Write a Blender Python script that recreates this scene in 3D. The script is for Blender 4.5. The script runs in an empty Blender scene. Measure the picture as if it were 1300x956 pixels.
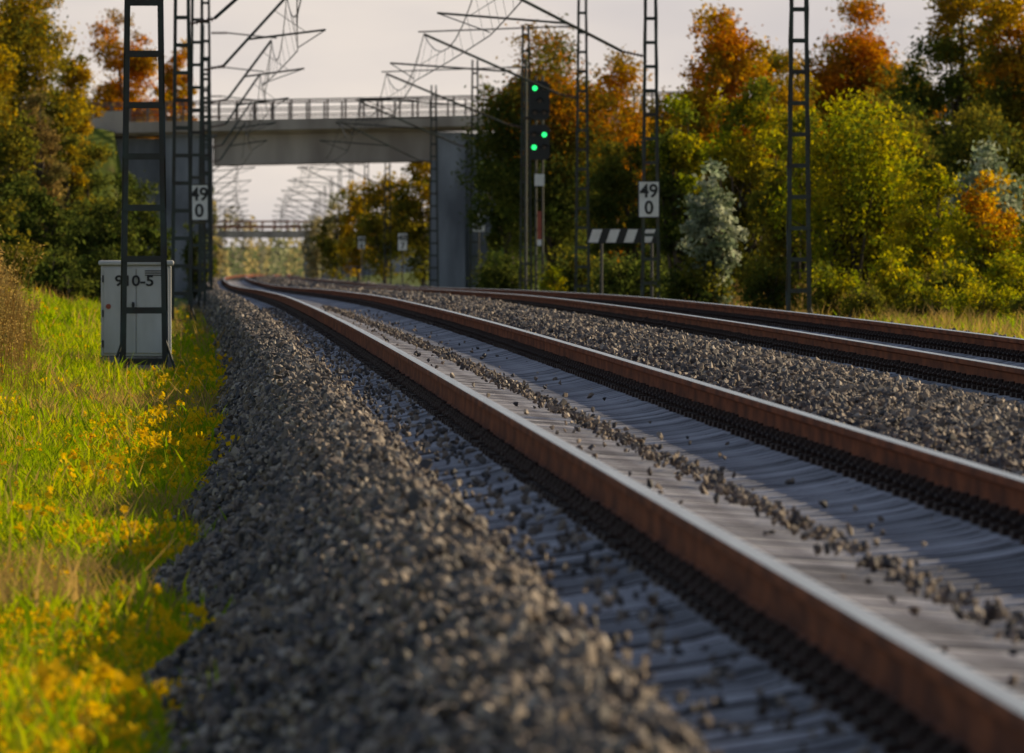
import bpy, bmesh, math, numpy as np
from mathutils import Vector, Matrix
rng=np.random.default_rng(7)
S=bpy.context.scene
COL=S.collection
R=math.radians
F=16500.0
# ---------------------------------------------------------------- alignment
_kd=np.array([-300,0,110,150,206,280,353,450,620,700,1000,1600,2500,4000,9000.])
_kz=np.array([-.95,-.95,-.95,-.985,-1.09,-1.35,-1.65,-2.03,-2.6,-2.85,-3.85,-5.9,-9.0,-13.,-14.])
_dd=np.arange(-300,9000,5.0)
_zz=np.interp(_dd,_kd,_kz)
_k=np.ones(9)/9
_zz=np.convolve(np.pad(_zz,8,mode='edge'),_k,'same')[8:-8]
def P(D): return np.interp(D,_dd,_zz)
def C(D):
    D=np.asarray(D,float); return 2.43+3.2e-6*np.clip(D-250,0,1800)**2
def foot(D):
    D=np.asarray(D,float)
    return -2.6+.62*np.clip((D-46)/95,0,1)+.05*np.sin(D*.9)+.07*np.sin(D*.37+1)+.04*np.sin(D*2.1)
def B(o,D):
    o=np.asarray(o,float);D=np.asarray(D,float)
    f=foot(D)
    mid=np.interp(o,[-1.72,-1.5,-1.32,-1.25,1.25,1.35,1.6,2.0,2.4,2.65,2.75,5.25,5.35,5.6,6.5],
        [-.2,-.13,-.20,-.31,-.31,-.2,-.13,-.10,-.13,-.2,-.31,-.31,-.2,-.16,-.70])
    t=np.clip((o-f)/(-1.72-f),0,1)
    left=-.80+.60*t
    r=np.where(o<-1.72,left,mid)
    return r+.015*np.sin(o*9+D*3)+.015*np.sin(D*5.3-o*4)*np.where(np.abs(r+.31)<.05,0,1)
def G(o,D):
    o=np.asarray(o,float);D=np.asarray(D,float)
    z=np.full(np.broadcast(o,D).shape,-.80)
    bank=np.clip(-3.05-o,0,4.0)*.24*np.clip(.55+D/300,0,1.1)
    z=z+bank
    rr=np.clip((o-6.2)/.4,0,1)*.12+np.clip(o-9.0,0,10)*.10
    z=z+rr
    off=np.clip((np.abs(o-2)-4.6)/1.0,0,1)
    z=z+off*(.04*np.sin(D*.7+o)+.05*np.sin(D*.23+o*2.3)+.03*np.sin(o*5+D*1.3))
    X=o+C(D)
    e=np.clip(1-(np.abs(D-620)-8)/11,0,1)
    lat=np.clip((-1.9-X)/1.2,0,1)+np.clip((X-14.2)/1.2,0,1)
    z=z+e*lat*7.0
    return z
def gz(X,D): 
    return float(G(X-C(D),D)+P(D))
# ---------------------------------------------------------------- materials
def new_mat(name):
    m=bpy.data.materials.new(name); m.use_nodes=True
    nt=m.node_tree; nt.nodes.clear()
    out=nt.nodes.new('ShaderNodeOutputMaterial')
    return m,nt,out
def N(nt,t,**kw):
    n=nt.nodes.new(t)
    for k,v in kw.items(): setattr(n,k,v)
    return n
def mat(name,c1,c2=None,rough=.7,metal=0,scale=5,bump=0,bscale=None,objrand=0,detail=3,stretch=None,ramp=None,spec=.5):
    m,nt,out=new_mat(name)
    b=N(nt,'ShaderNodeBsdfPrincipled')
    b.inputs['Roughness'].default_value=rough; b.inputs['Metallic'].default_value=metal; b.inputs['Specular IOR Level'].default_value=spec
    tc=N(nt,'ShaderNodeTexCoord'); vec=tc.outputs['Object']
    if stretch:
        mp=N(nt,'ShaderNodeMapping'); mp.inputs['Scale'].default_value=stretch
        nt.links.new(vec,mp.inputs['Vector']); vec=mp.outputs['Vector']
    no=N(nt,'ShaderNodeTexNoise'); no.inputs['Scale'].default_value=scale; no.inputs['Detail'].default_value=detail
    nt.links.new(vec,no.inputs['Vector'])
    c2=c2 or tuple(x*.6 for x in c1)
    cr=N(nt,'ShaderNodeValToRGB')
    cr.color_ramp.elements[0].position=.35; cr.color_ramp.elements[1].position=.65
    cr.color_ramp.elements[0].color=(*c2,1); cr.color_ramp.elements[1].color=(*c1,1)
    nt.links.new(no.outputs['Fac'],cr.inputs['Fac'])
    col=cr.outputs['Color']
    if ramp:
        oi=N(nt,'ShaderNodeObjectInfo'); r2=N(nt,'ShaderNodeValToRGB'); els=r2.color_ramp.elements
        for i,(p,c) in enumerate(ramp):
            e=els[i] if i<2 else els.new(p)
            e.position=p; e.color=(*c,1)
        nt.links.new(oi.outputs['Random'],r2.inputs[0])
        mx=N(nt,'ShaderNodeMix'); mx.data_type='RGBA'; mx.blend_type='MULTIPLY'; mx.inputs[0].default_value=1
        nt.links.new(col,mx.inputs[6]); nt.links.new(r2.outputs[0],mx.inputs[7]); col=mx.outputs[2]
    if objrand:
        oi=N(nt,'ShaderNodeObjectInfo')
        hs=N(nt,'ShaderNodeHueSaturation')
        mr=N(nt,'ShaderNodeMapRange'); mr.inputs[3].default_value=1-objrand; mr.inputs[4].default_value=1+objrand
        nt.links.new(oi.outputs['Random'],mr.inputs[0]); nt.links.new(mr.outputs[0],hs.inputs['Value'])
        nt.links.new(col,hs.inputs['Color']); col=hs.outputs['Color']
    nt.links.new(col,b.inputs['Base Color'])
    if bump:
        n2=N(nt,'ShaderNodeTexNoise'); n2.inputs['Scale'].default_value=bscale or scale*3; n2.inputs['Detail'].default_value=3
        nt.links.new(vec,n2.inputs['Vector'])
        bp=N(nt,'ShaderNodeBump'); bp.inputs['Strength'].default_value=bump; bp.inputs['Distance'].default_value=.02
        nt.links.new(n2.outputs['Fac'],bp.inputs['Height']); nt.links.new(bp.outputs['Normal'],b.inputs['Normal'])
    nt.links.new(b.outputs[0],out.inputs[0])
    return m
def leaf_mat(name,attr='Col',trans=.45,const=None,objrand=None):
    m,nt,out=new_mat(name)
    d=N(nt,'ShaderNodeBsdfDiffuse'); t=N(nt,'ShaderNodeBsdfTranslucent'); mx=N(nt,'ShaderNodeMixShader')
    mx.inputs[0].default_value=trans
    if const:
        oi=N(nt,'ShaderNodeObjectInfo'); cr=N(nt,'ShaderNodeValToRGB')
        els=cr.color_ramp.elements
        for i,(p,c) in enumerate(const):
            e=els[i] if i<2 else els.new(p)
            e.position=p; e.color=(*c,1)
        nt.links.new(oi.outputs['Random'],cr.inputs[0]); col=cr.outputs[0]
    else:
        a=N(nt,'ShaderNodeAttribute'); a.attribute_name=attr; col=a.outputs['Color']
    nt.links.new(col,d.inputs[0]); 
    g=N(nt,'ShaderNodeHueSaturation'); g.inputs['Value'].default_value=1.8; g.inputs['Saturation'].default_value=1.12
    nt.links.new(col,g.inputs['Color']); nt.links.new(g.outputs[0],t.inputs[0])
    nt.links.new(d.outputs[0],mx.inputs[1]); nt.links.new(t.outputs[0],mx.inputs[2])
    nt.links.new(mx.outputs[0],out.inputs[0])
    return m
M_conc=mat('sleeper_concrete',(.46,.44,.45),(.24,.22,.23),.85,scale=7,objrand=.38,spec=.2)
M_concd=mat('sleeper_side_shade',(.055,.04,.033),(.03,.024,.02),.9,scale=9,spec=.1)  # dirt-brown sides with shade painted in, so gaps stand out between sleepers
M_clip=mat('fastener_steel',(.05,.028,.02),(.02,.012,.01),.7,metal=.2,scale=30,spec=.3)
M_stone=mat('ballast_stone',(1,1,1),(.6,.58,.56),.7,scale=14,detail=2,spec=.3,
   ramp=[(0,(.07,.067,.07)),(.35,(.15,.13,.12)),(.6,(.24,.185,.145)),(.85,(.34,.27,.21)),(1,(.56,.47,.38))])
M_bed=mat('ballast_bed_gravel',(.08,.065,.055),(.025,.022,.02),.9,scale=22,bump=1,bscale=30,spec=.1)
M_rust=mat('rail_rust',(.27,.088,.036),(.12,.042,.022),.9,metal=0,scale=6,stretch=(1,.25,1),spec=.08)
M_head=mat('rail_head_polished',(.68,.58,.50),(.45,.36,.30),.25,metal=1,scale=4,stretch=(8,.1,1))
M_mast=mat('mast_green_paint',(.03,.045,.035),(.025,.018,.013),.6,scale=3)
M_wire=mat('wire_metal',(.05,.04,.035),(.03,.025,.02),.6,metal=.2,scale=2)
M_ins=mat('insulator_ceramic',(.10,.05,.03),None,.3,scale=3)
M_white=mat('sign_white',(.78,.76,.72),(.66,.63,.58),.5,scale=4)
M_black=mat('sign_black',(.012,.012,.012),(.01,.01,.01),.5,scale=4)
M_red=mat('sign_red',(.36,.07,.03),(.28,.05,.025),.5,scale=4)
M_cab=mat('cabinet_paint',(.62,.61,.58),(.46,.45,.41),.5,scale=2.2,stretch=(1.5,1.5,.5),detail=6)
M_cabd=mat('cabinet_plinth_concrete',(.30,.28,.26),(.15,.13,.12),.9,scale=6,bump=.3)
M_brc=mat('bridge_concrete',(.52,.43,.35),(.30,.24,.195),.85,scale=.6,stretch=(1,1,.25),detail=6,spec=.2)
M_brw=mat('bridge_wall_concrete',(.33,.33,.34),(.15,.15,.16),.85,scale=.8,stretch=(1,1,.3),detail=6)
M_rail_paint=mat('bridge_railing_paint',(.18,.12,.09),(.10,.075,.06),.6,scale=2)
M_farrail=mat('far_bridge_railing',(.50,.2,.12),(.35,.16,.1),.6,scale=2)
M_asph=mat('asphalt',(.055,.055,.055),(.04,.04,.04),.9,scale=2)
M_bark=mat('bark',(.09,.065,.045),(.04,.03,.02),.9,scale=6,stretch=(1,1,.3))
M_leaf=leaf_mat('leaf_foliage',trans=.5)
M_soil,nt,out=new_mat('grass_ground')
b=N(nt,'ShaderNodeBsdfPrincipled'); b.inputs['Roughness'].default_value=.95; b.inputs['Specular IOR Level'].default_value=.1
tc=N(nt,'ShaderNodeTexCoord'); n1=N(nt,'ShaderNodeTexNoise'); n1.inputs['Scale'].default_value=.35; n1.inputs['Detail'].default_value=6
cr=N(nt,'ShaderNodeValToRGB'); e=cr.color_ramp.elements
e[0].position=.32; e[0].color=(.08,.05,.025,1); e[1].position=.6; e[1].color=(.13,.17,.022,1)
e2=e.new(.45); e2.color=(.10,.12,.02,1)
nt.links.new(tc.outputs['Object'],n1.inputs['Vector']); nt.links.new(n1.outputs[0],cr.inputs[0]); nt.links.new(cr.outputs[0],b.inputs['Base Color'])
nt.links.new(b.outputs[0],out.inputs[0])
# ---------------------------------------------------------------- builders
class MB:
    def __init__(s): s.v=[];s.f=[];s.m=[]
    def add(s,vs,fs,mi=0):
        o=len(s.v); s.v+= [tuple(v) for v in vs]; s.f+=[tuple(i+o for i in f) for f in fs]; s.m+=[mi]*len(fs)
    def box(s,x0,x1,y0,y1,z0,z1,mi=0,sk=0):
        vs=[(x0,y0,z0+sk*x0),(x1,y0,z0+sk*x1),(x1,y1,z0+sk*x1),(x0,y1,z0+sk*x0),(x0,y0,z1+sk*x0),(x1,y0,z1+sk*x1),(x1,y1,z1+sk*x1),(x0,y1,z1+sk*x0)]
        s.add(vs,[(0,3,2,1),(4,5,6,7),(0,1,5,4),(1,2,6,5),(2,3,7,6),(3,0,4,7)],mi)
    def tube(s,p0,p1,r0,r1=None,n=6,mi=0):
        r1=r0 if r1 is None else r1
        p0=Vector(p0);p1=Vector(p1);d=(p1-p0)
        if d.length<1e-6:return
        d.normalize(); a=d.orthogonal().normalized(); c=d.cross(a)
        vs=[]
        for p,r in((p0,r0),(p1,r1)):
            for i in range(n):
                t=2*math.pi*i/n; vs.append(p+(a*math.cos(t)+c*math.sin(t))*r)
        fs=[(i,(i+1)%n,n+(i+1)%n,n+i) for i in range(n)]+[tuple(range(n-1,-1,-1)),tuple(range(n,2*n))]
        s.add(vs,fs,mi)
    def path(s,ps,r,n=4,mi=0):
        for a,b in zip(ps[:-1],ps[1:]): s.tube(a,b,r,r,n,mi)
    def obj(s,name,mats,parent=None,loc=(0,0,0),smooth=False,bevel=0,link=True):
        me=bpy.data.meshes.new(name); me.from_pydata(s.v,[],s.f)
        for m in mats: me.materials.append(m)
        me.polygons.foreach_set('material_index',s.m)
        if smooth: me.polygons.foreach_set('use_smooth',[True]*len(s.f))
        me.update()
        o=bpy.data.objects.new(name,me); o.location=loc
        if link: COL.objects.link(o)
        if parent: o.parent=parent
        if bevel:
            bv=o.modifiers.new('bevel','BEVEL'); bv.width=bevel; bv.segments=2; bv.limit_method='ANGLE'
        return o
def empty(name,loc=(0,0,0)):
    o=bpy.data.objects.new(name,None); o.location=loc; o.empty_display_size=.2; COL.objects.link(o); return o
def text(name,body,size,loc,parent,m,sx=1):
    cu=bpy.data.curves.new(name,'FONT'); cu.body=body; cu.size=size; cu.align_x='CENTER'; cu.align_y='CENTER'; cu.extrude=.002; cu.offset=size*.022
    cu.materials.append(m)
    o=bpy.data.objects.new(name,cu); COL.objects.link(o); o.location=loc; o.rotation_euler=(R(90),0,0); o.scale=(sx,1,1); o.parent=parent
    return o
def np_mesh(name,V,Q,k,mats,colors=None,smooth=False):
    me=bpy.data.meshes.new(name); nv=len(V); nf=len(Q)//k
    me.vertices.add(nv); me.vertices.foreach_set('co',np.asarray(V,np.float32).ravel())
    me.loops.add(len(Q)); me.loops.foreach_set('vertex_index',np.asarray(Q,np.int32))
    me.polygons.add(nf); me.polygons.foreach_set('loop_start',np.arange(0,len(Q),k,dtype=np.int32))
    for m in mats: me.materials.append(m)
    me.update(calc_edges=True)
    if colors is not None:
        ca=me.color_attributes.new('Col','FLOAT_COLOR','POINT')
        ca.data.foreach_set('color',np.asarray(colors,np.float32).ravel())
    if smooth: me.polygons.foreach_set('use_smooth',[True]*nf)
    me.validate()
    return me
def scatter(name,pts,rot,scl,idx,objs):
    cc=bpy.data.collections.new(name+'_parts')
    for i,o in enumerate(objs): cc.objects.link(o)
    me=bpy.data.meshes.new(name); n=len(pts); me.vertices.add(n); me.vertices.foreach_set('co',np.asarray(pts,np.float32).ravel())
    a=me.attributes.new('rot','FLOAT_VECTOR','POINT'); a.data.foreach_set('vector',np.asarray(rot,np.float32).ravel())
    a=me.attributes.new('scl','FLOAT_VECTOR','POINT'); a.data.foreach_set('vector',np.asarray(scl,np.float32).ravel())
    a=me.attributes.new('idx','INT','POINT'); a.data.foreach_set('value',np.asarray(idx,np.int32))
    ob=bpy.data.objects.new(name,me); COL.objects.link(ob)
    ng=bpy.data.node_groups.new(name+'_gn','GeometryNodeTree')
    ng.interface.new_socket('Geometry',in_out='INPUT',socket_type='NodeSocketGeometry')
    ng.interface.new_socket('Geometry',in_out='OUTPUT',socket_type='NodeSocketGeometry')
    gi=ng.nodes.new('NodeGroupInput'); go=ng.nodes.new('NodeGroupOutput')
    ip=ng.nodes.new('GeometryNodeInstanceOnPoints'); ci=ng.nodes.new('GeometryNodeCollectionInfo')
    ci.inputs['Collection'].default_value=cc; ci.inputs['Separate Children'].default_value=True; ci.inputs['Reset Children'].default_value=True
    def na(t,nm):
        x=ng.nodes.new('GeometryNodeInputNamedAttribute'); x.data_type=t; x.inputs['Name'].default_value=nm; return x.outputs['Attribute']
    er=ng.nodes.new('FunctionNodeEulerToRotation')
    L=ng.links.new
    L(gi.outputs[0],ip.inputs['Points']); L(ci.outputs[0],ip.inputs['Instance']); ip.inputs['Pick Instance'].default_value=True
    L(na('INT','idx'),ip.inputs['Instance Index']); L(na('FLOAT_VECTOR','rot'),er.inputs[0]); L(er.outputs[0],ip.inputs['Rotation'])
    L(na('FLOAT_VECTOR','scl'),ip.inputs['Scale']); L(ip.outputs[0],go.inputs[0])
    md=ob.modifiers.new('instances','NODES'); md.node_group=ng
    return ob
# ---------------------------------------------------------------- ground
Ds=np.concatenate([np.arange(-200,20,15),np.arange(20,260,2),np.arange(260,590,5),np.arange(590,655,2),np.arange(655,1000,15),np.arange(1000,2600,60),[3000,4000,6000,9000]]).astype(float)
Os=np.concatenate([[-4000,-1500,-500,-150,-60,-30,-18,-12],np.arange(-9,0,.3),np.arange(0,6,1.5),np.arange(6,14,.4),[15,17,20,28,45,90,200,600,1800,4500]]).astype(float)
DD,OO=np.meshgrid(Ds,Os,indexing='ij')
ZZ=G(OO,DD)+P(DD); XX=OO+C(DD)
V=np.stack([XX,DD,ZZ],-1).reshape(-1,3); nc=len(Os)
i,j=np.meshgrid(np.arange(len(Ds)-1),np.arange(nc-1),indexing='ij'); a=(i*nc+j).ravel()
Q=np.stack([a,a+1,a+1+nc,a+nc],-1).ravel()
g=bpy.data.objects.new('ground',np_mesh('ground',V,Q,4,[M_soil],smooth=True)); COL.objects.link(g)
# ballast bed
Ds2=np.concatenate([np.arange(-60,20,5),np.arange(20,160,.5),np.arange(160,400,2),np.arange(400,2400,15)]).astype(float)
ts=np.linspace(0,1,8)
f2=foot(Ds2)
Om=np.concatenate([np.array([-1.72,-1.6,-1.5,-1.4,-1.32,-1.25,0,1.25,1.35,1.5,1.7,1.9,2.1,2.3,2.5,2.65,2.75,4,5.25,5.35,5.5,5.6,5.8,6.1,6.5])])
O2=np.concatenate([f2[:,None]+(-1.72-f2[:,None])*ts[None,:-1],np.repeat(Om[None,:],len(Ds2),0)],1)
D2=np.repeat(Ds2[:,None],O2.shape[1],1)
V=np.stack([O2+C(D2),D2,B(O2,D2)+P(D2)+rng.normal(0,.008,O2.shape)],-1).reshape(-1,3); nc=O2.shape[1]
i,j=np.meshgrid(np.arange(len(Ds2)-1),np.arange(nc-1),indexing='ij'); a=(i*nc+j).ravel()
Q=np.stack([a,a+1,a+1+nc,a+nc],-1).ravel()
g=bpy.data.objects.new('ballast_bed',np_mesh('ballast_bed',V,Q,4,[M_bed])); COL.objects.link(g)
# stones
rocks=[]
for k in range(8):
    bm=bmesh.new(); r=np.random.default_rng(100+k)
    p=r.normal(0,1,(13,3)); p/=np.linalg.norm(p,axis=1)[:,None]; p*=np.array([1,.8,.65])*r.uniform(.8,1.1,(13,1))
    for q in p: bm.verts.new(q)
    res=bmesh.ops.convex_hull(bm,input=bm.verts)
    me=bpy.data.meshes.new('ballast_stone'); bm.to_mesh(me); bm.free(); me.materials.append(M_stone)
    rocks.append(bpy.data.objects.new('ballast_stone',me))
SP=[];SS=[]
def stones(o0,o1,d0,d1,dens,size,useleft=False,lift=0.0,sig=None):
    if d1<=d0: return
    n=int(abs(o1-o0)*(d1-d0)*dens)
    D=rng.uniform(d0,d1,n)
    if useleft: o=foot(D)-.08+(o1-foot(D)+.08)*rng.uniform(0,1,n)
    elif sig: o=rng.normal(0,sig,n)
    else: o=rng.uniform(o0,o1,n)
    z=B(o,D)+P(D)+rng.uniform(-.2,1.1,n)*size+lift
    SP.append(np.stack([o+C(D),D,z],-1)); SS.append(size*rng.uniform(.6,1.25,n)*(1+.5*(rng.uniform(0,1,n)>.95)))
for (d0,d1,dn,sz) in ((24,90,480,.030),(90,200,270,.035),(200,420,70,.050),(420,900,8,.10)):
    stones(-2.4,-1.27,d0,d1,dn,sz,useleft=True)
    stones(1.27,2.73,max(d0,45),d1,dn,sz)
    stones(5.27,6.45,max(d0,120),d1,dn*.6,sz)
stones(-1.25,1.25,24,110,20,.024)
stones(-.1,.1,24,220,80,.022,lift=.085,sig=.035)
for o0,o1,m_,hi in ((-1.3,-.9,1500,-.195),(-.55,.6,350,-.215),(.9,1.3,900,-.195)):
    D=24+rng.uniform(0,1,m_)*180
    o=rng.uniform(o0,o1,m_)
    SP.append(np.stack([o+C(D),D,P(D)+hi+.012],-1)); SS.append(rng.uniform(.012,.03,m_))
SP=np.concatenate(SP);SS=np.concatenate(SS);n=len(SP)
sc=SS[:,None]*rng.uniform(.75,1.25,(n,3))
scatter('track_ballast_gravel',SP,rng.uniform(0,6.28,(n,3)),sc,rng.integers(0,8,n),rocks)
print('stones',n)
# ---------------------------------------------------------------- sleepers + fasteners
mb=MB()
prof=[(-1.3,-.245),(-1.0,-.20),(-.93,-.18),(-.56,-.18),(-.48,-.20),(-.3,-.225),(0,-.245),(.3,-.225),(.48,-.20),(.56,-.18),(.93,-.18),(1.0,-.20),(1.3,-.245)]
vs=[]
for o,z in prof: vs+=[(o,-.15,-.40),(o,-.105,z-.012),(o,-.09,z),(o,.09,z),(o,.105,z-.012),(o,.15,-.40)]
mb.v+=vs
for k in range(len(prof)-1):
    for q in range(5):
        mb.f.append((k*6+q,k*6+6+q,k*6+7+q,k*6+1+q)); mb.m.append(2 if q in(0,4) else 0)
mb.f.append((0,1,2,3,4,5)); mb.m.append(0)
mb.f.append(tuple((len(prof)-1)*6+q for q in (5,4,3,2,1,0))); mb.m.append(0)
for rr in (-.75,.75):
    for sd in (-1,1):
        x=rr+sd*.125
        mb.box(min(x-.05,x+.05),max(x-.05,x+.05),-.085,.085,-.182,-.150,1)
        mb.tube((x,0,-.15),(x,0,-.085),.02,n=6,mi=1); mb.tube((x,0,-.118),(x,0,-.10),.032,n=6,mi=1)
        for yy in (-1,1):
            ps=[(x,0,-.128),(x+sd*.03,yy*.03,-.122),(x+sd*.035,yy*.07,-.122),(x-sd*.01,yy*.085,-.13),(x-sd*.06,yy*.06,-.142)]
            mb.path(ps,.011,5,1)
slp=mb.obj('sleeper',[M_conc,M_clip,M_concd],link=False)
ds=np.arange(14,900,.6)
pts=[];
for o0 in (0,4.0):
    dd=ds[(ds>(10 if o0==0 else 40))]+(.2 if o0 else 0)
    pts.append(np.stack([C(dd)+o0,dd,P(dd)],-1))
pts=np.concatenate(pts); n=len(pts)
pts[:,1]+=rng.normal(0,.014,n); rot=np.zeros((n,3)); rot[:,2]=rng.normal(0,.010,n); rot[:,1]=rng.normal(0,.003,n)
pts[:,2]+=rng.uniform(-.005,0,n)
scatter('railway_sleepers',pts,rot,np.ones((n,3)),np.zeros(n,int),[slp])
# rails
half=[(.075,-.172),(.075,-.161),(.035,-.148),(.0105,-.135),(.0083,-.09),(.0095,-.052),(.034,-.041),(.036,-.036),(.036,-.014),(.031,-.005),(.018,-.001)]
prof=[(-a,b) for a,b in half]+[(a,b) for a,b in half[::-1]]
Dr=np.concatenate([np.arange(5,420,3.),np.arange(420,2300,20)])
for o0 in (-.753,.753,3.247,4.753):
    V=[];
    for d in Dr:
        c=float(C(d));z=float(P(d))
        V+=[(c+o0+a,d,z+b) for a,b in prof]
    k=len(prof); fs=[];ms=[]
    for i in range(len(Dr)-1):
        for j in range(k):
            j2=(j+1)%k
            fs.append((i*k+j,i*k+k+j,i*k+k+j2,i*k+j2)); ms.append(1 if 9<=j<=11 else 0)
    mb=MB(); mb.v=V; mb.f=fs; mb.m=ms
    o=mb.obj('steel_rail',[M_rust,M_head])
# ---------------------------------------------------------------- masts
def lattice(mb,H,w0,w1,d0,d1,step=.58):
    def w(z): t=z/H; return w0+(w1-w0)*t, d0+(d1-d0)*t
    for sx in(-1,1):
        for sy in(-1,1):
            a=w(0);b=w(H)
            p0=(sx*a[0]/2,sy*a[1]/2,-.3);p1=(sx*b[0]/2,sy*b[1]/2,H)
            t=.027
            q=lambda p:[(p[0]-t*(sx>0)*2,p[1]-t*(sy>0)*1,p[2]),(p[0]+t*2*(sx<0),p[1]-t*(sy>0),p[2]),(p[0]+t*2*(sx<0),p[1]+t*(sy<0),p[2]),(p[0]-t*(sx>0)*2,p[1]+t*(sy<0),p[2])]
            mb.add(q(p0)+q(p1),[(0,3,2,1),(4,5,6,7),(0,1,5,4),(1,2,6,5),(2,3,7,6),(3,0,4,7)])
    z=.25;s=1
    while z<H-.1:
        a=w(z); b=w(min(z+step,H))
        for sy in(-1,1):
            mb.box(-a[0]/2,a[0]/2,sy*a[1]/2-.012,sy*a[1]/2+.012,z-.035,z+.035)
        for sx in(-1,1):
            mb.tube((sx*a[0]/2,-s*a[1]/2,z),(sx*b[0]/2,s*b[1]/2,min(z+step,H)),.018,n=4)
        z+=step; s=-s
def insul(mb,p0,p1,mi):
    p0=Vector(p0);p1=Vector(p1); mb.tube(p0,p1,.02,n=6,mi=mi)
    for t in np.linspace(.1,.9,6):
        c=p0.lerp(p1,t); d=(p1-p0).normalized()*.012
        mb.tube(c-d,c+d,.05,.035,n=8,mi=mi)
LX=lambda D: float(np.interp(D,[81,147,245,300,355,413,480,620],[-1.5,-.42,.015,.37,.66,.80,.90,1.15])) if D<620 else float(C(D))-2.9
RX=lambda D: float(np.interp(D,[84,216,281,346,413,480],[10.27,10.27,10.15,10.68,10.95,10.85])) if D<481 else float(C(D))+7.9
mastsL=[81,147,245,300,355,413,480,546]+list(range(690,1600,100))
mastsR=[84,150,216,281,346,413,480,546]+list(range(690,1600,100))
supL=[];supR=[]
for side,lst in(('L',mastsL),('R',mastsR)):
    for k,D in enumerate(lst):
        X=LX(D) if side=='L' else RX(D)
        b=gz(X,D); p=float(P(D)); top=p+8.3; H=top-b
        e=empty('catenary_mast',(X,D,b))
        w0=.53 if D==147 and side=='L' else .41
        mb=MB(); lattice(mb,H,w0,w0*.55,.40,.22,.58 if D<200 else .52)
        mb.obj('lattice_frame',[M_mast],e)
        mb=MB(); mb.box(-.36,.36,-.32,.32,-.6,.06,0)
        for sx in (-1,1): mb.tube((sx*w0*.45,-.1,.5),(sx*(w0*.5+.13),-.2,.04),.02,n=5,mi=1)
        mb.obj('foundation_block',[M_cabd,M_mast],e,bevel=.02)
        s=1 if side=='L' else -1
        tc_=float(C(D))+(0 if side=='L' else 4)
        L=s*(tc_-X)
        rz=p-b
        st=.25*(1 if k%2 else -1)
        mb=MB(); x0=s*.16
        tip=(s*(L),0,rz+6.75)
        hl=(x0+s*.45,0,rz+5.15); hu=(x0+s*.45,0,rz+6.95)
        insul(mb,(x0,0,rz+5.05),hl,1); insul(mb,(x0,0,rz+6.95),hu,1)
        mb.tube(hl,tip,.036,n=6); mb.tube(hu,(tip[0]+s*.15,0,tip[2]+.06),.02,n=6)
        mid=Vector(hl).lerp(Vector(tip),.38)
        ra=(s*(L+.9),0,rz+5.98)
        mb.tube(mid,ra,.026,n=6); mb.tube(Vector(hl).lerp(Vector(tip),.8),Vector(mid).lerp(Vector(ra),.75),.01,n=4)
        mb.tube((ra[0],0,ra[2]),(s*L+st*1,0,rz+5.56),.014,n=5)
        mb.obj('cantilever_arm',[M_mast,M_ins],e)
        (supL if side=='L' else supR).append((D,X+s*L,p+6.75,tc_+st,p+5.5))
for sup,nm in((supL,'catenary_wires'),(supR,'catenary_wires')):
    mb=MB()
    D0=sup[0]; sup=[(D0[0]-66,*D0[1:])]+sup
    for a,b in zip(sup[:-1],sup[1:]):
        span=b[0]-a[0]; ps=[];cs=[]
        nseg=8
        for q in range(nseg+1):
            t=q/nseg; D=a[0]+span*t
            sag=4*t*(1-t)
            ps.append((a[1]+(b[1]-a[1])*t,D,a[2]+(b[2]-a[2])*t-.95*sag))
            cs.append((a[3]+(b[3]-a[3])*t,D,a[4]+(b[4]-a[4])*t-.03*sag))
        mb.path(ps,.014); mb.path(cs,.014)
        if D<620:
            for q in range(0,nseg):
                P0=Vector(ps[q]).lerp(Vector(ps[q+1]),.5);P1=Vector(cs[q]).lerp(Vector(cs[q+1]),.5); mb.tube(P0,P1,.006,n=4)
    mb.obj(nm,[M_wire])
# ---------------------------------------------------------------- km signs
def kmsign(px,py,D,w,h,t1,t2,post=False):
    X=(px-230)*D/F; Z=(288-py)*D/F
    e=empty('kilometre_sign',(X,D,Z))
    mb=MB(); mb.box(-w/2,w/2,0,.02,-h/2,h/2,0)
    t=.022
    for x0,x1,z0,z1 in((-w/2,w/2,h/2-t,h/2),(-w/2,w/2,-h/2,-h/2+t),(-w/2,-w/2+t,-h/2+t,h/2-t),(w/2-t,w/2,-h/2+t,h/2-t)):
        mb.box(x0,x1,-.006,.001,z0,z1,1)
    mb.box(-w/2+.02,w/2-.02,.024,.05,-.15,-.1,1); mb.box(-w/2+.02,w/2-.02,.024,.05,.1,.15,1)
    if post:
        zb=gz(X,D)-Z; mb.tube((0,.08,zb-.2),(0,.08,h/2),.03,n=6,mi=1)
    mb.obj('sign_plate',[M_white,M_black],e)
    text('number_top',t1,h*.50,(0,-.006,h*.21),e,M_black,.98)
    text('number_bottom',t2,h*.50,(0,-.006,-h*.24),e,M_black,.98)
kmsign(253,257,299.6,.43,.84,'49','0')
kmsign(824,253,280.5,.47,.80,'49','0')
kmsign(608,281,479.3,.48,.80,'48','8',True)
kmsign(511,307,545.3,.42,.75,'48','7',True)
kmsign(459,308,700,.42,.7,'48','6',True)
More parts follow.
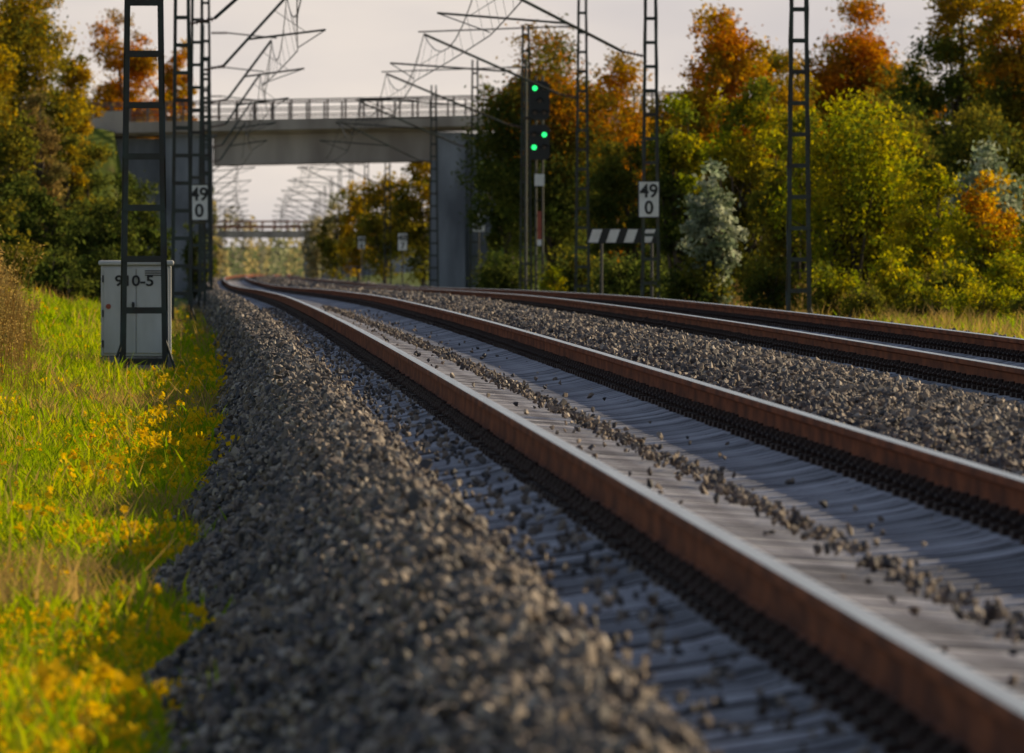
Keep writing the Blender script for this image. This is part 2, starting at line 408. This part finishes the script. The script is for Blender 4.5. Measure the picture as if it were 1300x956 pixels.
# ---------------------------------------------------------------- cabinet
D=150; X=(173-230)*D/F; zb=gz(X,D); e=empty('trackside_cabinet',(X,D,zb-.02))
w=.405
mb=MB(); mb.box(-w-.005,w+.005,-.21,.21,-.2,.30,0); mb.obj('plinth',[M_cabd],e,bevel=.012)
mb=MB(); mb.box(-w,w,-.2,.2,.303,1.35,0); mb.obj('body',[M_cab],e,bevel=.015)
mb=MB(); mb.box(-w+.03,-.004,-.216,-.202,.34,1.32,0); mb.box(.004,w-.03,-.216,-.202,.34,1.32,0)
mb.obj('doors',[M_cab],e,bevel=.006)
mb=MB(); mb.box(-w-.03,w+.03,-.24,.24,1.353,1.41,0); mb.obj('lid',[M_cab],e,bevel=.02)
mb=MB(); mb.box(-.05,-.02,-.245,-.217,.80,.93,0); mb.tube((-.035,-.25,.90),(-.035,-.217,.90),.02,n=8)
for z in (.45,.8,1.2): mb.box(-w+.012,-w+.03,-.225,-.203,z-.04,z+.04,0)
for z in (1.24,1.265,1.29): mb.box(.1,.33,-.222,-.2165,z-.006,z+.006,0)
mb.obj('lock_and_hinges',[M_black],e)
mb=MB(); mb.tube((-.32,-.226,.88),(-.32,-.218,.88),.03,n=14); mb.obj('badge',[M_red],e)
text('number_label','910-5',.17,(-.02,-.221,1.17),e,M_black,1.15)
# ---------------------------------------------------------------- signal
def emis(name,c,s):
    m,nt,out=new_mat(name); q=N(nt,'ShaderNodeEmission'); q.inputs[0].default_value=(*c,1); q.inputs[1].default_value=s; nt.links.new(q.outputs[0],out.inputs[0]); return m
M_green=emis('signal_lamp_green',(.03,1,.22),1.8)
D=350; X=(685-230)*D/F; zb=gz(X,D); e=empty('railway_signal',(X,D,0)); k=D/F
zz=lambda y:(288-y)*k
mb=MB()
for sx in(-.09,.09): mb.tube((sx,.2,zb-.1),(sx,.2,zz(96)),.035,n=6)
z=zb+.2
while z<zz(98): mb.tube((-.09,.2,z),(.09,.2,z),.018,n=4); z+=.4
mb.tube((-.36,.3,zb-.1),(-.36,.3,zz(75)),.045,n=6); mb.box(-.40,-.05,.18,.24,zz(150)-.04,zz(150)+.04)
mb.box(-.2,.2,-.0,.35,zb-.3,zb+.12)
mb.obj('post',[M_mast],e)
mb=MB()
for y0,y1,hw in((103,152,.27),(158,203,.27)):
    zt,zl=zz(y0),zz(y1); c=.09
    pf=[(-hw+c,zl),(hw-c,zl),(hw,zl+c),(hw,zt-c),(hw-c,zt),(-hw+c,zt),(-hw,zt-c),(-hw,zl+c)]
    vs=[(x,-.03,z) for x,z in pf]+[(x,.05,z) for x,z in pf]
    mb.add(vs,[tuple(range(8)),tuple(range(15,7,-1))]+[(i,i+8,(i+1)%8+8,(i+1)%8) for i in range(8)])
lamps=[(679,112,1),(691,112,0),(685,128,0),(679,143,0),(691,143,0),(691,171,1),(678,187,1),(678,171,0),(691,187,0)]
for x,y,on in lamps:
    lx=(x-685)*k; lz=zz(y)
    for q in range(6):   # hood
        t0=math.pi*q/6;t1=math.pi*(q+1)/6; r=.085
        mb.add([(lx+r*math.cos(t0),-.03,lz+r*math.sin(t0)),(lx+r*math.cos(t1),-.03,lz+r*math.sin(t1)),(lx+r*math.cos(t1),-.2,lz+r*math.sin(t1)),(lx+r*math.cos(t0),-.2,lz+r*math.sin(t0))],[(0,1,2,3)])
mb.obj('signal_heads',[M_black],e)
mb=MB()
for x,y,on in lamps:
    lx=(x-685)*k; lz=zz(y)
    mb.tube((lx,-.045,lz),(lx,-.032,lz),.068 if on else .05,n=14,mi=0 if on else 1)
mb.obj('lamps',[M_green,M_ins],e)
mb=MB()
mb.box(-.13,.13,.02,.16,zz(236),zz(221),0)
mb.box(-.055,.055,.13,.15,zz(304),zz(268),1); mb.box(-.055,.055,.13,.15,zz(312),zz(304.2),0)
mb.obj('mast_plates',[M_white,M_red],e)
# ---------------------------------------------------------------- striped board
D=283; k=D/F; X=(790-230)*k; e=empty('striped_shunting_board',(X,D,0)); zz=lambda y:(288-y)*k
zt,zl=zz(290),zz(309); w=45*k; mb=MB()
mb.box(-w,w,0,.03,zl,zt,1)
nst=4
for i in range(nst):
    a=-w+.03+(2*w)*i/nst; b_=a+w*2/nst*.55; s=.10
    vs=[(a,-.004,zl+.02),(b_,-.004,zl+.02),(min(b_+s,w-.01),-.004,zt-.02),(a+s,-.004,zt-.02)]
    mb.add(vs,[(0,1,2,3)],0)
for x in(-26*k,38*k): mb.tube((x,.07,gz(X,D)-.2),(x,.07,zt),.035,n=6,mi=1)
mb.obj('board',[M_white,M_black],e)
# ---------------------------------------------------------------- bridges
D0=613; k=D0/F
e=empty('road_overpass_bridge',(0,D0,0)); sk=.020
zz=lambda y:(288-y)*k-.13
mb=MB()
mb.box(-40,60,0,13,zz(168),zz(161),0,sk)         # slab soffit
mb.box(-40,60,-.55,.05,zz(164),zz(150),0,sk)     # fascia beam
mb.box(-40,60,12.9,13.5,zz(164),zz(150),0,sk)
mb.obj('deck_slab',[M_brc],e)
mb=MB()
for y in np.linspace(.3,12,6): mb.box(1.55,12.05,y,y+.55,zz(204),zz(168.5),0,sk); mb.box(1.56,12.04,y-.1,y+.65,zz(207),zz(204.1),0,sk)
mb.obj('girders',[M_brc],e)
mb=MB(); mb.box(-40,60,.07,12.85,zz(160.8),zz(157),0,sk); mb.obj('road_surface',[M_asph],e)
mb=MB()
pz=float(P(D0))-1.5
mb.box(-.75,1.5,.05,12.9,pz,zz(170),0); mb.box(-3.4,-.76,.6,12.5,pz,zz(172),0)
mb.box(12.1,13.4,.05,12.9,pz,zz(168)+.15,0); mb.box(13.42,17,.7,12.5,pz,zz(168)+.1,0)
mb.box(11.75,12.08,.2,.6,pz,zz(200),0); 
mb.box(-.95,1.7,-.1,12.95,zz(170)+.003,zz(166)-.05,0)
mb.obj('abutment_walls',[M_brw],e)
mb=MB()
for yy in(-.3,13.2):
    for x in np.arange(-39,60,.85): mb.box(x-.045,x+.045,yy-.04,yy+.04,zz(150)+sk*x,zz(127)+sk*x,0)
    mb.box(-40,60,yy-.05,yy+.05,zz(127),zz(125),0,sk); mb.box(-40,60,yy-.03,yy+.03,zz(137),zz(135.5),0,sk); mb.box(-40,60,yy-.03,yy+.03,zz(145),zz(143.5),0,sk)
mb.obj('railing',[M_rail_paint],e)
mb=MB(); mb.box(-14,-2.6,-.5,-.38,zz(150)+.002,zz(136),0,sk); mb.obj('parapet_panel',[M_brc],e)
D0=1600; k=D0/F; e=empty('distant_overpass_bridge',(0,D0,0)); zz=lambda y:(288-y)*k
mb=MB(); mb.box(-60,90,0,10,zz(302),zz(293),0); mb.obj('deck',[M_brc],e)
mb=MB()
for x in np.arange(-59,90,1.5): mb.box(x-.12,x+.12,.1,.2,zz(293),zz(281),0)
mb.box(-60,90,.05,.25,zz(282.5),zz(280),0); mb.box(-60,90,.05,.25,zz(290),zz(286),0)
mb.obj('railing',[M_farrail],e)
mb=MB()
for x in (4.0,15.2): mb.box(x,x+1.0,.5,9.5,-9,zz(302)-.003,0)
mb.box(-60,2.2,.5,9.5,-9,zz(302)-.003,0); mb.box(17.5,90,.5,9.5,-9,zz(302)-.003,0)
mb.obj('piers',[M_brw],e)
# ---------------------------------------------------------------- vegetation
PAL={
 'dark':[(.045,.065,.016),(.065,.08,.02),(.035,.045,.014),(.09,.095,.022)],
 'olive':[(.14,.13,.022),(.10,.10,.02),(.20,.155,.028),(.06,.07,.018)],
 'bright':[(.27,.24,.022),(.18,.20,.02),(.36,.28,.028),(.11,.13,.02)],
 'orange':[(.42,.17,.016),(.42,.24,.022),(.22,.14,.02),(.40,.13,.012)],
 'mixed':[(.08,.08,.018),(.15,.11,.022),(.35,.14,.018),(.24,.13,.02)],
 'mixed2':[(.09,.095,.02),(.18,.14,.024),(.30,.17,.022),(.38,.25,.028)],
 'brown':[(.20,.14,.06),(.15,.10,.04),(.25,.18,.065),(.11,.10,.035)],
 'grey':[(.24,.26,.18),(.17,.21,.13),(.30,.31,.23),(.13,.16,.09)],
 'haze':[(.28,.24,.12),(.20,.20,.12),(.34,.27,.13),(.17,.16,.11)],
}
def leafcloud(name,cent,size,col):
    n=len(cent)
    a=rng.normal(0,1,(n,3)); a/=np.linalg.norm(a,axis=1)[:,None]
    b=rng.normal(0,1,(n,3)); b-= (b*a).sum(1)[:,None]*a; b/=np.linalg.norm(b,axis=1)[:,None]
    s=size[:,None]
    V=np.stack([cent-a*s*.75,cent+b*s*.38+a*s*.05,cent+a*s*.75,cent-b*s*.38+a*s*.05],1).reshape(-1,3)
    cc=np.concatenate([col,np.ones((n,1))],1)
    return np_mesh(name,V,np.arange(4*n),4,[M_leaf],np.repeat(cc,4,0))
def tree(name,X,D,H,hw,pal,pal_top=None,bottom=.2,leaf=.085,dens=950,nclump=None,trunk=True,cr=.19,spread=1.0):
    zb=gz(X,D)-.05
    e=empty(name,(X,D,zb))
    cz=H*(bottom+1)/2; rz=H*(1-bottom)/2
    K=nclump or int(90+26*hw)
    u=rng.normal(0,1,(K,3)); u/=np.linalg.norm(u,axis=1)[:,None]
    rad=rng.uniform(.25,1,K)**.6
    lob=1+.16*np.sin(u[:,0]*5+rng.uniform(0,6))+.13*np.sin(u[:,2]*7+rng.uniform(0,6))
    cl=u*(rad*lob)[:,None]*np.array([hw*.88,hw*.8,rz*.92])
    cl[:,2]+=cz
    cl[:,2]=np.clip(cl[:,2],bottom*H+.1,H*1.02)
    cr_=hw*cr*rng.uniform(.45,1.45,K)
    area=hw*2*H*(1-bottom)
    n=int(area*dens*(.085/leaf)**2)
    ci=rng.choice(K,n,p=(cr_**2)/(cr_**2).sum())
    off=rng.normal(0,1,(n,3)); off/=np.linalg.norm(off,axis=1)[:,None]; off*=(rng.uniform(0,1,n)**.5)[:,None]
    off*=np.array([1.15,1.15,.85])
    cen=cl[ci]+off*cr_[ci][:,None]*1.25
    wi=rng.random(n)<.22; cen[wi]+=rng.normal(0,1,(wi.sum(),3))*hw*.13
    cen[:,2]=np.maximum(cen[:,2],.03)
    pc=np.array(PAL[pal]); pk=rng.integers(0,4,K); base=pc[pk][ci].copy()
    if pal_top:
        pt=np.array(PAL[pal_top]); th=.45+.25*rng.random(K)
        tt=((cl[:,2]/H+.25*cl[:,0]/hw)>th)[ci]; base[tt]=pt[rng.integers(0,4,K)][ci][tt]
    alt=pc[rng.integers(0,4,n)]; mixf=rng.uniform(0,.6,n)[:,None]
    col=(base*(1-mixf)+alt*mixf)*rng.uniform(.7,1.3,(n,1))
    me=leafcloud('foliage',cen,leaf*rng.uniform(.6,1.4,n),col)
    o=bpy.data.objects.new('foliage',me); COL.objects.link(o); o.parent=e
    mb=MB(); r0=.03*H*.5+.03
    nst=1 if trunk else 4
    for s in range(nst):
        bx=0 if trunk else rng.normal(0,hw*.2); by=0 if trunk else rng.normal(0,hw*.2)
        prev=Vector((bx,by,-.2)); tips=[]
        th_=H*(.8 if trunk else .6)
        nseg=6
        for q in range(1,nseg+1):
            t=q/nseg; nx=Vector((bx+rng.normal(0,.05*hw),by+rng.normal(0,.05*hw),th_*t))
            mb.tube(prev,nx,r0*(1-.8*(q-1)/nseg),r0*(1-.8*q/nseg),8); prev=nx; tips.append((nx,r0*(1-.8*t)))
        for c in cl[rng.choice(K,min(K,14),replace=False)]:
            cand=[(p,r) for p,r in tips if p.z<c[2]] or [tips[0]]
            p,r=cand[rng.integers(0,len(cand))]
            m_=p.lerp(Vector(c),.5)+Vector((0,0,.06*H)); mb.tube(p,m_,r*.5,r*.3,5); mb.tube(m_,Vector(c),r*.3,r*.08,5)
    mb.obj('trunk_and_limbs',[M_bark],e,smooth=True)
def T(name,px,D,top,hwpx,pal,pal_top=None,**kw):
    X=(px-230)*D/F; zt=(288-top)*D/F; H=zt-gz(X,D); tree(name,X,D,H,hwpx*D/F,pal,pal_top,**kw)
# right side
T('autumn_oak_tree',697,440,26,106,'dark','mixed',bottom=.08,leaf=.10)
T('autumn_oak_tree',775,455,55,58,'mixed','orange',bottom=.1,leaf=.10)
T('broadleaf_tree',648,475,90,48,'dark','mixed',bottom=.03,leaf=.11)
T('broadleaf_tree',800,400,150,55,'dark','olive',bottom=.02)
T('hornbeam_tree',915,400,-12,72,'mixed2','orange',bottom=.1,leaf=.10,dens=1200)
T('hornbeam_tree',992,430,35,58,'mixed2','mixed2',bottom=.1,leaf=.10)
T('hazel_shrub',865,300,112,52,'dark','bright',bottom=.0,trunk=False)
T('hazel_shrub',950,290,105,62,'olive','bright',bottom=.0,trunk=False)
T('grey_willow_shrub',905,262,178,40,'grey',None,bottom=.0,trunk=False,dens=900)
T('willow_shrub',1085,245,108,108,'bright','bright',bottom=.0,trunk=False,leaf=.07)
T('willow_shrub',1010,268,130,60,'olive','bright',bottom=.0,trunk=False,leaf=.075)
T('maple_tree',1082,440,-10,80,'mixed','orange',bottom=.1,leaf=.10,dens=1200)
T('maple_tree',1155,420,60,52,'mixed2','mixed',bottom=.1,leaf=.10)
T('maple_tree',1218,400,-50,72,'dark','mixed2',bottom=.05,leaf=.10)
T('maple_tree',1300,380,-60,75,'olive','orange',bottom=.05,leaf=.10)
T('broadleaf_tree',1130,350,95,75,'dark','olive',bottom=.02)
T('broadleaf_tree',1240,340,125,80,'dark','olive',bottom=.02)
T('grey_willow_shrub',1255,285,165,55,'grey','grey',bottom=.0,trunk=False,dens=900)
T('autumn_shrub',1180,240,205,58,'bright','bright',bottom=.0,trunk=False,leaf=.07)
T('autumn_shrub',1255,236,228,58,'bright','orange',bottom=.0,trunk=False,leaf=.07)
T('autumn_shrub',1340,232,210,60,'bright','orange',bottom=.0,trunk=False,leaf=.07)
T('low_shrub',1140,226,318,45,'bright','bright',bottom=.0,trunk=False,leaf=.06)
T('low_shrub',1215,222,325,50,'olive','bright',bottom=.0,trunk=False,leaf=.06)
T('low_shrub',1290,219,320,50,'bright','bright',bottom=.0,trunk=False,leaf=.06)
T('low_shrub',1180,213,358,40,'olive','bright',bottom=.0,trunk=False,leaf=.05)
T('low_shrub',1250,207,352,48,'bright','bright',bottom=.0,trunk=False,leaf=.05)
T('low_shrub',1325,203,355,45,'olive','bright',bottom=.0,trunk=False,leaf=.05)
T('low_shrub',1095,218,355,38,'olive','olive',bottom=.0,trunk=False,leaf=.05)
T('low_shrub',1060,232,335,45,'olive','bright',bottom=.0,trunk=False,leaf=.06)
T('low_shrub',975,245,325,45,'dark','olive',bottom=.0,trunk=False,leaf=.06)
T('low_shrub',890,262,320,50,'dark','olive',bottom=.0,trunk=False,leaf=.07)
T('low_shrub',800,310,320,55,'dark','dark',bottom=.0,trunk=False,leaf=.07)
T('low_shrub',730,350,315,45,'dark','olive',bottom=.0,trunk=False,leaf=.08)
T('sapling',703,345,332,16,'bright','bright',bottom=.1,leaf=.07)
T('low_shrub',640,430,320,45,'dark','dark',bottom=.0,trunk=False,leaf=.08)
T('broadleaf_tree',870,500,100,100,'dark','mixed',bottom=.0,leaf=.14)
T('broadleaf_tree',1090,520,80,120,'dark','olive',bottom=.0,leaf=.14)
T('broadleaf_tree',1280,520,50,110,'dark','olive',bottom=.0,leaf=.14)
# left side
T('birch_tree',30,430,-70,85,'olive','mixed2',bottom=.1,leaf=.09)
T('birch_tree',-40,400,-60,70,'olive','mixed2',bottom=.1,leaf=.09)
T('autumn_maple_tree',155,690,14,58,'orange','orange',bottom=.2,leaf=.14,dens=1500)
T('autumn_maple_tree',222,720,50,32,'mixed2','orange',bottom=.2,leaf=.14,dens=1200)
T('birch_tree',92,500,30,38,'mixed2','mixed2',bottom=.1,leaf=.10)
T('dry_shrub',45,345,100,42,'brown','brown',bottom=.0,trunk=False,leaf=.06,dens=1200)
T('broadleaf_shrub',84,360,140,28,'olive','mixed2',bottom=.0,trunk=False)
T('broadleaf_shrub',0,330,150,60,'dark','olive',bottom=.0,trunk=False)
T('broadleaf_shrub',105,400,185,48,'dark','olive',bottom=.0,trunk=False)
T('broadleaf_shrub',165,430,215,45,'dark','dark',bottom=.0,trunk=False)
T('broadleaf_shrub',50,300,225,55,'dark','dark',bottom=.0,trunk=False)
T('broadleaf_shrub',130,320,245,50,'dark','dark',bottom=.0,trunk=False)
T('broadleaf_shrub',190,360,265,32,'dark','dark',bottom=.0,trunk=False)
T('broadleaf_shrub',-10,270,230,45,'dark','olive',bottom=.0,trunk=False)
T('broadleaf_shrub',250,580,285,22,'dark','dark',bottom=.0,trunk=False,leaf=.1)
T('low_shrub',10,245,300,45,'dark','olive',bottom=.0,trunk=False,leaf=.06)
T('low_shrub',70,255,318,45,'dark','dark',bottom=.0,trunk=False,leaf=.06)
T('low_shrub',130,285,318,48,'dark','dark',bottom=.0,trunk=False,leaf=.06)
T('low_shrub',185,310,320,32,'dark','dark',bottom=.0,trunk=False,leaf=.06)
# beyond the bridge
T('roadside_tree',535,690,190,40,'olive','mixed2',bottom=.05,leaf=.15)
T('roadside_tree',490,760,208,42,'olive','mixed2',bottom=.05,leaf=.15)
T('roadside_tree',455,880,222,32,'mixed2','mixed2',bottom=.05,leaf=.17)
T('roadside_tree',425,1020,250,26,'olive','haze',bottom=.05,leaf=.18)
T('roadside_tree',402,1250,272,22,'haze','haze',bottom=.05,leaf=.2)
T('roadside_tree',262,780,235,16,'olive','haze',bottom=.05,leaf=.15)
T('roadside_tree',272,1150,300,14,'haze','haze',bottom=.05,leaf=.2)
T('roadside_tree',235,700,190,35,'dark','olive',bottom=.05,leaf=.15)
T('roadside_tree',600,700,175,45,'dark','olive',bottom=.05,leaf=.15)
# distant tree line
n=45000
xx=rng.uniform(-230,300,n); dd=1950+rng.normal(0,25,n)
hh=7.5+1.6*np.sin(xx*.23)+1.3*np.sin(xx*.71+2)+.9*np.sin(xx*1.9)+rng.normal(0,.4,n)
zb=P(dd)-1
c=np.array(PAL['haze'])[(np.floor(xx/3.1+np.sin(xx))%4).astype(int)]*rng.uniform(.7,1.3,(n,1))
me=leafcloud('distant_tree_line',np.stack([xx,dd,zb+hh*rng.uniform(0,1,n)**.8],-1),rng.uniform(.4,.8,n),c)
o=bpy.data.objects.new('distant_tree_line',me); COL.objects.link(o)
# ---------------------------------------------------------------- grass
M_grass=leaf_mat('grass_blades',const=[(0,(.14,.22,.012)),(.4,(.22,.29,.016)),(.75,(.32,.35,.022)),(1,(.38,.33,.04))],trans=.5)
M_dry=leaf_mat('dry_grass_blades',const=[(0,(.26,.17,.06)),(.5,(.38,.26,.10)),(1,(.20,.15,.05))],trans=.45)
M_flow=leaf_mat('yellow_flower',const=[(0,(.66,.38,.01)),(1,(.74,.50,.02))],trans=.3)
def tuft(seed,nb,h0,h1,sp,w,mat_,flower=0):
    r=np.random.default_rng(seed); mb=MB()
    for q in range(nb):
        x,y=r.normal(0,sp,2); h=r.uniform(h0,h1); a=r.uniform(0,6.28); ln=r.uniform(.2,.9)*h; dx,dy=math.cos(a)*ln,math.sin(a)*ln
        b=r.uniform(0,6.28); wx,wy=math.cos(b)*w,math.sin(b)*w
        mb.add([(x-wx,y-wy,-.02),(x+wx,y+wy,-.02),(x+dx*.35+wx*.7,y+dy*.35+wy*.7,h*.6),(x+dx*.35-wx*.7,y+dy*.35-wy*.7,h*.6),(x+dx,y+dy,h)],[(0,1,2,3),(3,2,4)],0)
        if q<flower:
            for z in range(5):
                c=Vector((x+dx,y+dy,h))+Vector(r.normal(0,.009,3)); u=Vector(r.normal(0,1,3)).normalized()*.009; v=u.orthogonal().normalized()*.009
                mb.add([c-u,c-v,c+u,c+v],[(0,1,2,3)],1)
    return mb.obj('grass_tuft',[mat_,M_flow],link=False)
tufts=[tuft(i,28,.03,.11,.085,.006,M_grass) for i in range(4)]+[tuft(10+i,26,.04,.14,.10,.005,M_grass,flower=5) for i in range(2)]+[tuft(20+i,16,.06,.2,.06,.004,M_dry) for i in range(2)]
GP=[];GI=[];GS=[]
def grass(d0,d1,xl,n,s):
    D=rng.uniform(d0,d1,n); o0=foot(D)+.06
    xlo=xl(D); o1=xlo-C(D); o=o1+(o0-o1)*rng.uniform(0,1,n)
    X=o+C(D); z=G(o,D)+P(D)
    patch=np.sin(D*.31+X*1.7)+np.sin(D*.13-X*.9+2)+.6*np.sin(D*.9+X*3)
    u=rng.random(n)
    near=np.clip(1-(o0-o)/1.0,0,1)
    idx=rng.integers(0,4,n)
    fl=u<(.03+.34*near*(patch>-.3)*np.clip((180-D)/60,0,1)); idx[fl]=4+rng.integers(0,2,fl.sum())
    dr=(rng.random(n)<.03+.4*(patch<-1.4)); idx[dr]=6+rng.integers(0,2,dr.sum())
    sz=s*rng.uniform(.6,1.4,n)*(1+.3*np.sin(D*.5+X*2))*(1+.35*near)
    keep=~((rng.random(n)<.8)&(patch<-1.8))
    GP.append(np.stack([X,D,z],-1)[keep]);GI.append(idx[keep]);GS.append(sz[keep])
grass(34,90,lambda D:-.0175*D-.2,9000,.85)
grass(90,170,lambda D:-.0165*D-.2,13000,1.05)
grass(170,330,lambda D:-.016*D-.5,9000,1.4)
grass(30,200,lambda D:-6+0*D,6000,1.3)
n=8000; D=rng.uniform(120,420,n); o=rng.uniform(6.3,11.5,n)
GP.append(np.stack([o+C(D),D,G(o,D)+P(D)],-1)); GI.append(np.where(rng.random(n)<.3,6+rng.integers(0,2,n),rng.integers(0,4,n))); GS.append(rng.uniform(1.2,2.6,n))
GP=np.concatenate(GP);GI=np.concatenate(GI);GS=np.concatenate(GS);n=len(GP)
rot=np.zeros((n,3));rot[:,2]=rng.uniform(0,6.28,n); rot[:,:2]=rng.normal(0,.12,(n,2))
scatter('meadow_grass',GP,rot,np.repeat(GS[:,None],3,1),GI,tufts)
# tall dry grass
def reed(seed):
    r=np.random.default_rng(seed); mb=MB()
    for q in range(18):
        x,y=r.normal(0,.12,2); h=r.uniform(.35,1.0); a=r.uniform(0,6.28); ln=r.uniform(.05,.3)*h; dx,dy=math.cos(a)*ln,math.sin(a)*ln
        mb.tube((x,y,-.05),(x+dx*.5,y+dy*.5,h*.6),.004,.003,3); mb.tube((x+dx*.5,y+dy*.5,h*.6),(x+dx,y+dy,h),.003,.002,3)
        for z in range(6):
            c=Vector((x+dx,y+dy,h))+Vector((r.normal(0,.02),r.normal(0,.02),r.uniform(-.18,.03))); u=Vector(r.normal(0,1,3)).normalized()*.022; v=u.orthogonal().normalized()*.009
            mb.add([c-u,c-v,c+u,c+v],[(0,1,2,3)],0)
    return mb.obj('reed_clump',[M_dry],link=False)
reeds=[reed(40+i) for i in range(3)]
n=230; D=rng.uniform(115,175,n); X=-.0139*D+rng.uniform(-1.2,.38,n)
sc1=rng.uniform(.5,1.35,n)*np.clip(1-(X+.0139*D)/.45,.3,1)
D2=rng.uniform(225,300,400); X2=C(D2)+rng.uniform(9.2,12,400)
X=np.concatenate([X,X2]);D=np.concatenate([D,D2]); sc1=np.concatenate([sc1,rng.uniform(.4,.9,400)]); n=len(X)
z=G(X-C(D),D)+P(D)
rot=np.zeros((n,3));rot[:,2]=rng.uniform(0,6.28,n)
scatter('tall_dry_grass',np.stack([X,D,z],-1),rot,np.repeat(sc1[:,None],3,1),rng.integers(0,3,n),reeds)
# ---------------------------------------------------------------- light / sky
az,el=R(66),R(23)
sv=Vector((math.sin(az)*math.cos(el),math.cos(az)*math.cos(el),math.sin(el)))
l=bpy.data.lights.new('sun','SUN'); l.energy=5.0; l.angle=R(.5); l.color=(1,.81,.52)
o=bpy.data.objects.new('sun',l); COL.objects.link(o); o.rotation_euler=(-sv).to_track_quat('-Z','Y').to_euler()
w=bpy.data.worlds.new('World'); S.world=w; w.use_nodes=True; nt=w.node_tree
bg=nt.nodes['Background']; sk=nt.nodes.new('ShaderNodeTexSky'); sk.sky_type='NISHITA'; sk.sun_disc=False; sk.sun_elevation=el; sk.sun_rotation=az
sk.dust_density=1.0; sk.air_density=1.0
tc=nt.nodes.new('ShaderNodeTexCoord'); sx=nt.nodes.new('ShaderNodeSeparateXYZ'); nt.links.new(tc.outputs['Generated'],sx.inputs[0])
mr=nt.nodes.new('ShaderNodeMapRange'); mr.inputs[1].default_value=0.03; mr.inputs[2].default_value=.17; mr.inputs[3].default_value=.93; mr.inputs[4].default_value=.04
nt.links.new(sx.outputs['Z'],mr.inputs[0])
no=nt.nodes.new('ShaderNodeTexNoise'); no.inputs['Scale'].default_value=16; no.inputs['Detail'].default_value=5
mp=nt.nodes.new('ShaderNodeMapping'); mp.inputs['Scale'].default_value=(1,1,3); nt.links.new(tc.outputs['Generated'],mp.inputs[0]); nt.links.new(mp.outputs[0],no.inputs['Vector'])
cr=nt.nodes.new('ShaderNodeValToRGB'); cr.color_ramp.elements[0].position=.38; cr.color_ramp.elements[1].position=.66
cr.color_ramp.elements[0].color=(.60,.56,.57,1); cr.color_ramp.elements[1].color=(.88,.78,.69,1); nt.links.new(no.outputs[0],cr.inputs[0])
sc_=nt.nodes.new('ShaderNodeVectorMath'); sc_.operation='SCALE'; sc_.inputs['Scale'].default_value=10.6; nt.links.new(cr.outputs[0],sc_.inputs[0])
mx=nt.nodes.new('ShaderNodeMix'); mx.data_type='RGBA'; nt.links.new(mr.outputs[0],mx.inputs[0]); nt.links.new(sk.outputs[0],mx.inputs[6]); nt.links.new(sc_.outputs[0],mx.inputs[7])
nt.links.new(mx.outputs[2],bg.inputs[0]); bg.inputs[1].default_value=.10
# ---------------------------------------------------------------- camera
cam=bpy.data.cameras.new('camera'); co=bpy.data.objects.new('camera',cam); COL.objects.link(co)
cam.sensor_width=36; cam.lens=F/1300*36; cam.clip_start=1; cam.clip_end=12000
yaw=math.atan(420/F); pit=math.atan(190/F)
d=Vector((math.sin(yaw)*math.cos(pit),math.cos(yaw)*math.cos(pit),-math.sin(pit)))
co.rotation_euler=d.to_track_quat('-Z','Y').to_euler(); co.location=(0,0,0)
cam.dof.use_dof=True; cam.dof.focus_distance=105; cam.dof.aperture_fstop=14
S.camera=co
S.view_settings.view_transform='Standard'; S.view_settings.look='None'; S.view_settings.exposure=0
